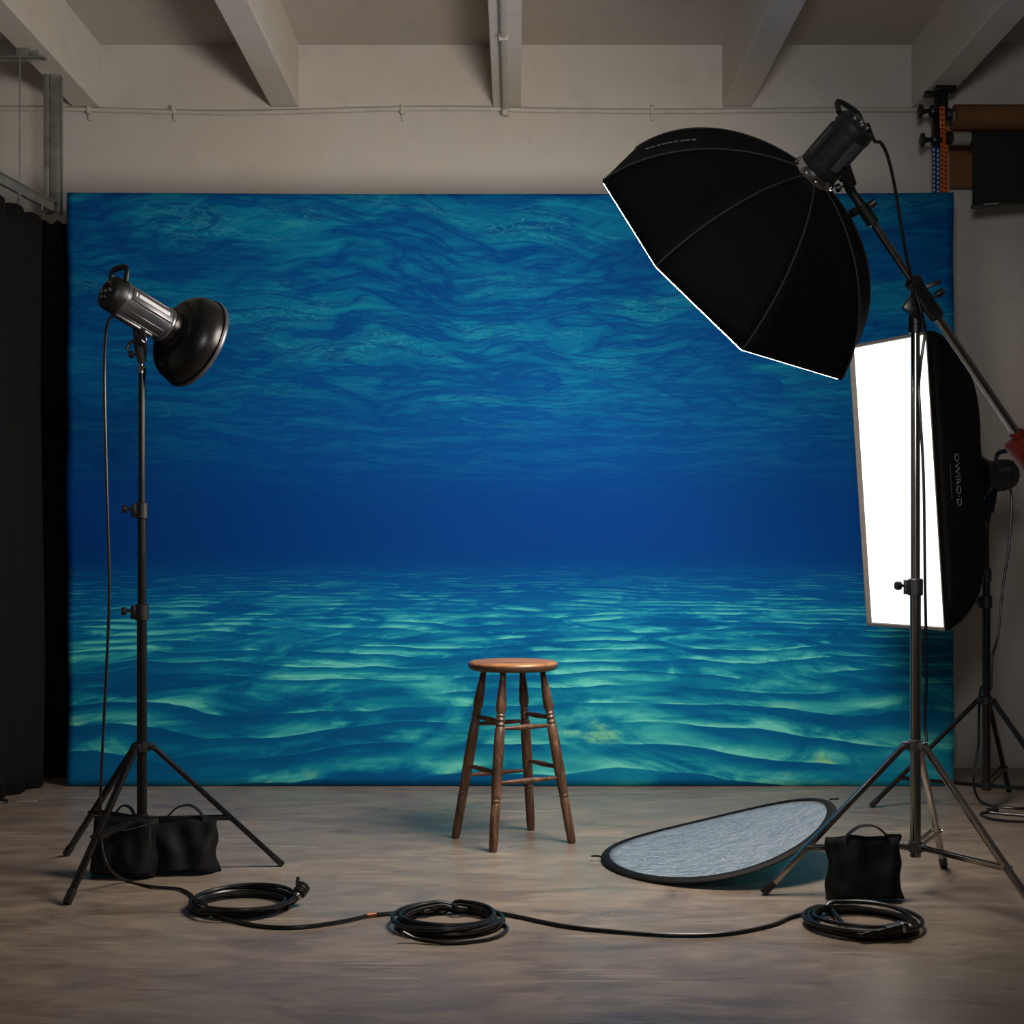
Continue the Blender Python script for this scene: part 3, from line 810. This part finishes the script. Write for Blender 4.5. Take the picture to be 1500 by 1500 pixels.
# ------------------------------------------------------------ cables
def coil(cx, cy, R, loops, seed, r=.007, sq=1.0, a0=0.0, jit=1.0):
    rnd = random.Random(seed); pts = []; n = 26
    tx, ty = rnd.uniform(-.01, .01), 0
    prm = [(rnd.uniform(-.012, .012) * jit, rnd.uniform(-.014, .014) * jit, R * rnd.uniform(.74, 1.02)) for _ in range(loops + 1)]
    for L in range(loops):
        for k in range(n):
            f = k / n; a = a0 + 2 * PI * (L + f); p0, p1 = prm[L], prm[L + 1]
            ox, oy, rr = [p0[i] * (1 - f) + p1[i] * f for i in range(3)]
            z = r + (L % 4) * r * 1.35 + r * .8 * (1 + math.sin(a * 2 + L * 1.9)) * (.6 if L else .0)
            pts.append(V((cx + ox + rr * math.cos(a), cy + oy + rr * math.sin(a) * sq, z)))
    return pts
RCB = .0068
# left flash cable: from the flash rear down to the floor and to the first coil
t = thing('power_cable', fl(200, 1290), 'black cable hanging from the left flash down to the floor coil', 'cable')
P0 = [at(168, 462, 4.80), at(160, 468, 4.80), at(155, 490, 4.82), at(153, 560, 4.85), at(156, 700, 4.86), at(160, 860, 4.86), at(156, 980, 4.86), at(150, 1100, 4.85), at(147, 1180, 4.83), at(148, 1230, 4.80),
      at(158, 1268, 4.76), fl(185, 1290, .008), fl(225, 1299, .007), fl(262, 1302, .007), fl(281, 1312, .007), fl(283, 1322, .007)]
b = BM(); sweep(b, cr(P0, 8), .0055, seg=8); obj('cord', b, 'cable', t)

C1 = fl(353, 1330); C2 = fl(656, 1356); C3 = fl(1264, 1358)
t = thing('coiled_cable', C1, 'coil of black cable with a round connector, by the left stand', 'cable')
pts = coil(C1.x, C1.y, .185, 6, 3, RCB, 1.0, PI * 1.35)
end = [fl(318, 1340, .012), fl(345, 1349, .008), fl(385, 1357, .007), fl(440, 1358, .007), fl(500, 1350, .007), fl(540, 1341, .007)]
con = fl(432, 1316, .03)
start = [con, fl(425, 1322, .03)]
b = BM(); sweep(b, cr(start + pts[8:], 2), RCB, seg=8); obj('loops', b, 'cable', t)
b = BM(); sweep(b, cr([pts[-1], *end], 8), RCB, seg=8); obj('tail', b, 'cable', t)
b = BM(); d = V((.35, .5, .45)).normalized(); lathe(b, [(.010, -.02), (.013, 0), (.014, .02), (.022, .022), (.024, .03), (.021, .034), (.024, .040), (.021, .046), (.024, .052), (.020, .058), (.014, .06)], con, d, 20)
cn = obj('connector', b, 'black_plastic', t)
b = BM(); lathe(b, [(.0145, .004), (.0160, .006), (.0160, .017), (.0145, .019)], con, d, 20); obj('metal_band', b, 'chrome', cn)
b = BM(); cyl(b, con + d * .045 + V((-.018, 0, .012)), con + d * .062 + V((-.024, 0, .024)), .006); obj('latch', b, 'black_plastic', cn)

t = thing('coiled_cable', C2, 'middle coil of black cable with long tails running out both sides', 'cable')
pts = coil(C2.x, C2.y, .188, 7, 11, RCB, 1.0, PI * .55)
b = BM(); sweep(b, cr(pts, 2), RCB, seg=8); obj('loops', b, 'cable', t)
b = BM(); sweep(b, cr([fl(548, 1340, .007), fl(575, 1338, .007), fl(600, 1337, .010), fl(625, 1335, .02), pts[0]], 8), RCB, seg=8); obj('tail', b, 'cable', t)
b = BM(); sweep(b, cr([pts[-1], fl(672, 1330, .03), fl(705, 1334, .012), fl(750, 1341, .007), fl(830, 1357, .007), fl(920, 1366, .007), fl(1000, 1370, .007), fl(1070, 1367, .007), fl(1130, 1355, .007), fl(1160, 1343, .007), fl(1195, 1335, .012)], 8), RCB, seg=8); obj('tail', b, 'cable', t)
b = BM(); sweep(b, cr([fl(705, 1336, .02), fl(735, 1352, .007), fl(742, 1362, .007), fl(725, 1373, .007), fl(690, 1379, .007), fl(650, 1381, .007), fl(612, 1376, .012), fl(590, 1366, .03)], 8), RCB * .9, seg=8); obj('loose_loop', b, 'cable', t)
b = BM(); a_, c_ = fl(536, 1341.5, .007), fl(551, 1339.6, .007); cyl(b, a_, c_, .0078, seg=12); o = obj('taped_joint', b, 'copper', t); o['label'] = 'copper coloured taped joint'

t = thing('coiled_cable', C3, 'coil of black cable with a plug lying in it, below the right sandbag', 'cable')
pts = coil(C3.x, C3.y, .188, 7, 23, RCB, 1.0, PI * .7)
pl = fl(1300, 1362, .035)
b = BM(); sweep(b, cr([fl(1190, 1337, .01)] + pts[3:] + [fl(1250, 1368, .02), fl(1275, 1366, .03), pl], 2), RCB, seg=8); obj('loops', b, 'cable', t)
d = V((.9, .25, .12)).normalized(); b = BM(); bar(b, pl - d * .01, pl + d * .065, .036, .026, bev=.005); bar(b, pl - d * .04, pl, .016, .016, bev=.004); p_ = obj('plug', b, 'black_plastic', t)
b = BM(); bar(b, pl + d * .04, pl + d * .052, .039, .029, bev=.003); bar(b, pl + d * .065 + V((0, .008, 0)), pl + d * .08 + V((0, .008, 0)), .007, .003, bev=0); bar(b, pl + d * .065 - V((0, .008, 0)), pl + d * .08 - V((0, .008, 0)), .007, .003, bev=0); obj('metal_contacts', b, 'chrome', p_)

# boom flash cable
t = thing('power_cable', V((RX + .03, RY, 0)), 'black cable arching from the boom flash and running down the chrome stand', 'cable')
rear = oring - On * .215
P0 = [rear - V((-.01, .0, .02)), at(1281, 206, 4.42), at(1290, 209, 4.43), at(1300, 228, 4.45), at(1310, 270, 4.5), at(1320, 330, 4.55), at(1331, 390, 4.60), at(1341, 425, 4.62), at(1350, 460, 4.63), at(1355, 485, 4.655), at(1349, 530, 4.67), at(1346, 565, 4.69)]
P0 += [V((RX + .006, RY - .030, zr(600))), V((RX + .022, RY - .02, zr(700))), V((RX + .03, RY - .01, zr(850))), V((RX + .036, RY - .004, zr(940))), V((RX + .037, RY - .004, zr(1000))), V((RX + .031, RY - .008, zr(1060))), V((RX + .034, RY - .02, zr(1085))), V((RX + .05, RY + .02, zr(1100))), V((RX + .05, RY + .05, zr(1180))), V((RX + .06, RY + .12, .02)), V((RX + .10, RY + .30, .006)), V((RX + .35, RY + .6, .006))]
P0 = P0[:-5]
b = BM(); sweep(b, cr(P0, 8), .0055, seg=8); obj('cord', b, 'cable', t)
# strip flash cable
t = thing('power_cable', fl(1440, 1185), 'black cable dropping from the strip softbox flash to loops on the floor at right', 'cable')
P0 = [at(1480, 716, 6.50), at(1482, 735, 6.5), at(1478, 800, 6.48), at(1469, 860, 6.46), at(1462, 930, 6.44), at(1453, 965, 6.42), at(1451, 1010, 6.41), V((BXs - .01, BYs + .05, .55)), V((BXs - .02, BYs + .05, .3)), at(1432, 1100, 6.45), at(1426, 1140, 6.4), fl(1432, 1168, .03), fl(1450, 1180, .007), fl(1490, 1184, .007), fl(1540, 1184, .007),
      fl(1560, 1190, .007), fl(1530, 1196, .007), fl(1480, 1193, .007), fl(1445, 1190, .007), fl(1437, 1194, .007), fl(1460, 1201, .007), fl(1510, 1204, .007), fl(1570, 1203, .007)]
b = BM(); sweep(b, cr(P0, 8), .0062, seg=8); obj('cord', b, 'cable', t)
b = BM(); bar(b, fl(1446, 1187, .014), fl(1462, 1187, .014), .024, .02, bev=.004); obj('plug', b, 'black_plastic', t)

# ------------------------------------------------------------ curtain corner on the left
A = at(80, 305, 7.1); dr = (V((-2.476, 6.56, A.z)) - A).normalized(); E = A + dr * 2.3
t = thing('curtain_rail', A, 'galvanised curtain rail running toward the camera at the left edge', 'curtain rail')
b = BM(); bar(b, A, E, .022, .05, up=(0, 0, 1)); n_ = V((0, 0, 1)).cross(dr); bar(b, A + V((0, 0, .022)) - n_ * .0, E + V((0, 0, .022)), .05, .005, up=(0, 0, 1)); obj('rail', b, 'galvanised', t)
b = BM(); xs = A.x - .02
add_box(b, (xs - .026, 7.13, (ZB + A.z - .02) / 2), (.03, .05, ZB - A.z + .02), None, .002)
add_box(b, (xs + .018, 7.115, (ZB + A.z - .02) / 2), (.052, .012, ZB - A.z + .02), None, .002)
add_box(b, (xs + .038, 7.135, (ZB + A.z - .02) / 2), (.012, .05, ZB - A.z + .02), None, .002); obj('upright', b, 'galvanised', t)
yb = 6.76; xb = A.x + (yb - 7.1) / dr.y * dr.x
b = BM(); add_box(b, (xb - .06, yb, 3.645), (.36, .05, .008), None, .001); add_box(b, (xb - .07, yb + .02, 3.66), (.3, .01, .05), None, .001); add_box(b, (xb + .01, yb, 3.67), (.06, .04, .04), None, .003)
obj('ceiling_bracket', b, 'galvanised', t)
b = BM(); cyl(b, (xb, yb - .02, 3.65), (xb, yb - .02, A.z - .05), .0035, seg=8); knob(b, (xb, yb - .02, A.z + .01), (0, -1, 0), .008, .012); obj('hanging_wire', b, 'galvanised', t)

def curtain(name, label, p0, p1, ztop, amp, folds, seed, zbot=.012):
    p0, p1 = V(p0), V(p1); d = (p1 - p0); L = d.length; d.normalize(); nn = V((-d.y, d.x, 0))
    N, NZ_ = folds * 12, 26; b = BM(); g = []
    for j in range(NZ_ + 1):
        v = j / NZ_; row = []
        for i in range(N + 1):
            u = i / N; ph = u * folds * 2 * PI
            a = amp * (.75 + .5 * noise.noise(V((u * folds * .7, v * .5, seed)))) * (1 - .35 * v)
            off = a * math.sin(ph + .5 * noise.noise(V((u * 5, v * 1.5, seed + 3)))) + .02 * noise.noise(V((u * 3, v * 2, seed + 9)))
            z = zbot + (ztop - zbot) * v
            if j == NZ_: z -= .022 * (math.cos(ph * .5) ** 2)
            row.append(b.verts.new(V((p0.x, p0.y, z)) + d * (u * L) + nn * off))
        g.append(row)
    for j in range(NZ_):
        for i in range(N): b.faces.new((g[j][i], g[j][i + 1], g[j + 1][i + 1], g[j + 1][i]))
    t = thing(name, V((p0.x, p0.y, 0)).lerp(V((p1.x, p1.y, 0)), .5), label, 'curtain')
    o = obj('cloth', b, 'curtain', t); solid(o, .004, 0); return t
s0 = A + dr * .10
t = curtain('black_curtain', 'long black curtain hanging from the galvanised rail at the left edge', V((s0.x - .01, s0.y - .02, 0)), V((E.x, E.y, 0)), A.z - .075, .035, 12, 2.0)
for k in range(9):
    p = A + dr * (.13 + k * .235) + V((0, 0, -.025)); b = BM()
    cyl(b, p + V((0, 0, .01)), p + V((0, 0, -.02)), .006, seg=8)
    c_ = p + V((0, 0, -.038)); sweep(b, [c_ + dr * .016 * math.cos(a * PI / 8) + V((0, 0, .018 * math.sin(a * PI / 8))) for a in range(16)], .003, seg=6, closed=True); obj('ring', b, 'chrome', t)
curtain('black_curtain', 'short black curtain bunched behind the left edge of the backdrop', V((-2.52, 7.20, 0)), V((-2.18, 7.22, 0)), 2.955, .025, 5, 6.0)
t = thing('floor_stop', fl(2, 1176), 'small flat black rubber disc on the floor at the left edge', 'rubber disc')
b = BM(); lathe(b, [(.045, 0), (.047, .004), (.045, .012), (.02, .014)], fl(-3, 1176), (0, 0, 1), 28); obj('disc', b, 'black_plastic', t)
b = BM(); p = fl(39, 1173.5); add_box(b, (p.x, p.y, .001), (.10, .03, .002), None, .0004); o = obj('tape_mark', b, 'tan_core'); tag(o, 'short strip of pale tape on the floor near the left curtain', 'tape')

# ------------------------------------------------------------ paper rolls at the right
D = 7.3
t = thing('roller_bracket', at(1372, 170, D), 'black background roller bracket with clamp knobs hanging under the right ceiling beam', 'bracket')
zbm = ZB
b = BM(); a_ = at(1384, 124, D); add_box(b, (a_.x, D, zbm - .012), (.11, .06, .024), None, .003); add_box(b, (a_.x - .004, D, zbm - .075), (.036, .03, .14), None, .003); obj('beam_clamp', b, 'black_metal', t)
b = BM(); a_ = at(1366, 139, D); add_box(b, (a_.x, D - .01, a_.z), (.095, .05, .026), None, .003); a_ = at(1372, 150, D); add_box(b, (a_.x, D - .01, a_.z), (.036, .03, .09), None, .003); obj('beam_clamp', b, 'black_metal', t)
b = BM(); a_ = at(1372, 188, D); add_box(b, (a_.x, D, a_.z), (.05, .03, .24), None, .005); pl = obj('plate', b, 'black_metal', t)
for (kx, ky) in ((1352, 163), (1355, 205)):
    a_ = at(kx, ky, D - .03); e_ = at(1368, ky, D - .03); b = BM()
    lathe(b, [(.020, -.028), (.036, -.022), (.036, -.008), (.016, 0), (.012, .02), (.012, .03), (.03, .036), (.034, .05), (.02, .058), (.01, .09)], a_, (1, 0, 0), 18); obj('clamp_knob', b, 'black_plastic', t)
for ky, r in ((168, .032), (203, .038)):
    a_ = at(1385, ky, D - .02); b = BM(); lathe(b, [(r * .8, 0), (r, .008), (r, .026), (r * .6, .034)], a_, (1, 0, 0), 20); obj('end_cap', b, 'black_plastic', t)
def chain(label, px0, px1, py0, py1, mat, rows, d):
    t = thing('bead_chain', at((px0 + px1) / 2, py1, d), label, 'chain'); k = 0
    for r_ in range(rows):
        px = px0 + (px1 - px0) * (r_ + .5) / rows; b = BM(); a_, c_ = at(px, py0, d), at(px, py1, d)
        w_ = (px1 - px0) / rows / F * d; add_box(b, (a_ + c_) / 2, (w_ * .92, .012, (a_ - c_).length), None, .003)
        obj('strand', b, mat, t)
        b = BM(); n = int((py1 - py0) / 6.5)
        for q in range(n):
            p = at(px, py0 + (q + .5 + .3 * (r_ % 2)) * (py1 - py0) / n, d - .008); add_box(b, p, (w_ * .42, .006, .011), None, .002)
        obj('bead_row', b, 'white_plastic' if mat == 'blue_plastic' else 'black_plastic', t)
zf = 1.0
chain('orange chain loop with dark beads hanging from the roller bracket', 1377, 1389, 186, 420, 'orange_plastic', 2, D - .02)
chain('thin upper orange chain strand in front of the bracket plate', 1376, 1384, 156, 188, 'orange_plastic', 1, D - .045)
chain('blue chain loop with white beads hanging beside the orange chain', 1365, 1377, 216, 420, 'blue_plastic', 2, D - .02)
t = thing('paper_roll', at(1450, 172, 7.46), 'brown paper background roll mounted high on the right', 'paper roll')
z_ = at(1400, 172, 7.46).z; x0, x1 = at(1397, 172, 7.46).x, 3.2
b = BM(); cyl(b, (x0, 7.46, z_), (x1, 7.46, z_), .068, seg=40); obj('roll', b, 'brown_paper', t)
b = BM(); cyl(b, (x0 - .03, 7.46, z_), (x0 + .1, 7.46, z_), .03); obj('core', b, 'tan_core', t)
b = BM(); zt_, zb_ = z_, at(1400, 275, 7.53).z; add_box(b, ((x0 + x1) / 2, 7.53, (zt_ + zb_) / 2), (x1 - x0, .004, zt_ - zb_)); obj('hanging_sheet', b, 'brown_paper', t, smooth=False)
t = thing('paper_roll', at(1450, 205, 7.27), 'black paper background roll on a pale tube, hanging below the brown one', 'paper roll')
z_ = at(1400, 203, 7.27).z; x0 = at(1420, 203, 7.27).x; xc = at(1395, 203, 7.27).x
b = BM(); cyl(b, (xc, 7.27, z_), (x0 + .1, 7.27, z_), .036); obj('core', b, 'tan_core', t)
b = BM(); cyl(b, (x0, 7.27, z_), (3.2, 7.27, z_), .047, seg=36); obj('roll', b, 'black_paper', t)
b = BM(); zl, zr_ = at(1420, 303, 7.22).z, at(1500, 296, 7.22).z; x1 = 3.2; zr2 = zl + (zr_ - zl) * (x1 - x0) / (at(1500, 300, 7.22).x - x0)
vs = [b.verts.new(p) for p in ((x0, 7.222, z_), (x1, 7.222, z_), (x1, 7.222, zr2), (x0, 7.222, zl))]; b.faces.new(vs); o = obj('hanging_sheet', b, 'black_paper', t, smooth=False); solid(o, .004, 0)
b = BM(); bar(b, (x0 - .005, 7.22, zl), (x1, 7.22, zr2), .022, .022); obj('bottom_bar', b, 'black_plastic', t)
b = BM(); a_, c_ = at(1441, 299.5, 7.205), at(1462, 298, 7.205); bar(b, a_, c_, .015, .003, up=(0, 0, 1), bev=0)
b2 = obj('label_strip', b, 'white_plastic', t); b2['label'] = 'small pale label'

GR = {'coiled_cable': 'coiled cables in a row on the floor', 'sandbag': 'sandbags on the light stands', 'paper_roll': 'paper rolls on the roller bracket', 'light_stand': 'black tripod light stands',
      'studio_flash': 'studio flashes', 'bead_chain': 'bead chains under the roller bracket', 'power_cable': 'power cables of the flashes', 'black_curtain': 'black curtains in the left corner'}
for o in list(COL.objects):
    if o.parent is None and o.name.split('.')[0] in GR: o['group'] = GR[o.name.split('.')[0]]
# ------------------------------------------------------------ lights
def area(name, loc, target, size, energy, color, size_y=None, spread=180):
    l = bpy.data.lights.new(name, 'AREA'); l.energy = energy; l.color = color; l.size = size
    if size_y: l.shape = 'RECTANGLE'; l.size_y = size_y
    l.spread = math.radians(spread)
    o = bpy.data.objects.new(name, l); COL.objects.link(o); o.location = loc
    o.rotation_euler = (V(target) - V(loc)).to_track_quat('-Z', 'Y').to_euler(); return o
area('room_lamp', (.35, 1.2, 2.3), (.0, 7.6, 3.7), .5, 19.5, (1, .985, .97), spread=110)
w = bpy.data.worlds.new('World'); SC.world = w; w.use_nodes = True
bg = w.node_tree.nodes['Background']; bg.inputs[0].default_value = (.9, .93, 1, 1); bg.inputs[1].default_value = .02

# ------------------------------------------------------------ camera
cam = bpy.data.cameras.new('Camera'); co = bpy.data.objects.new('Camera', cam); COL.objects.link(co)
co.location = (0, 0, H); co.rotation_euler = (PI / 2, 0, 0)
cam.sensor_width = 36; cam.lens = 36 * F / 1500; cam.shift_x = -(CX - 750) / 1500; cam.shift_y = (CY - 750) / 1500
cam.clip_start = .05
SC.camera = co
SC.view_settings.view_transform = 'Standard'; SC.view_settings.look = 'None'; SC.view_settings.gamma = 1
SC.view_settings.use_curve_mapping = False; SC.view_settings.exposure = 0
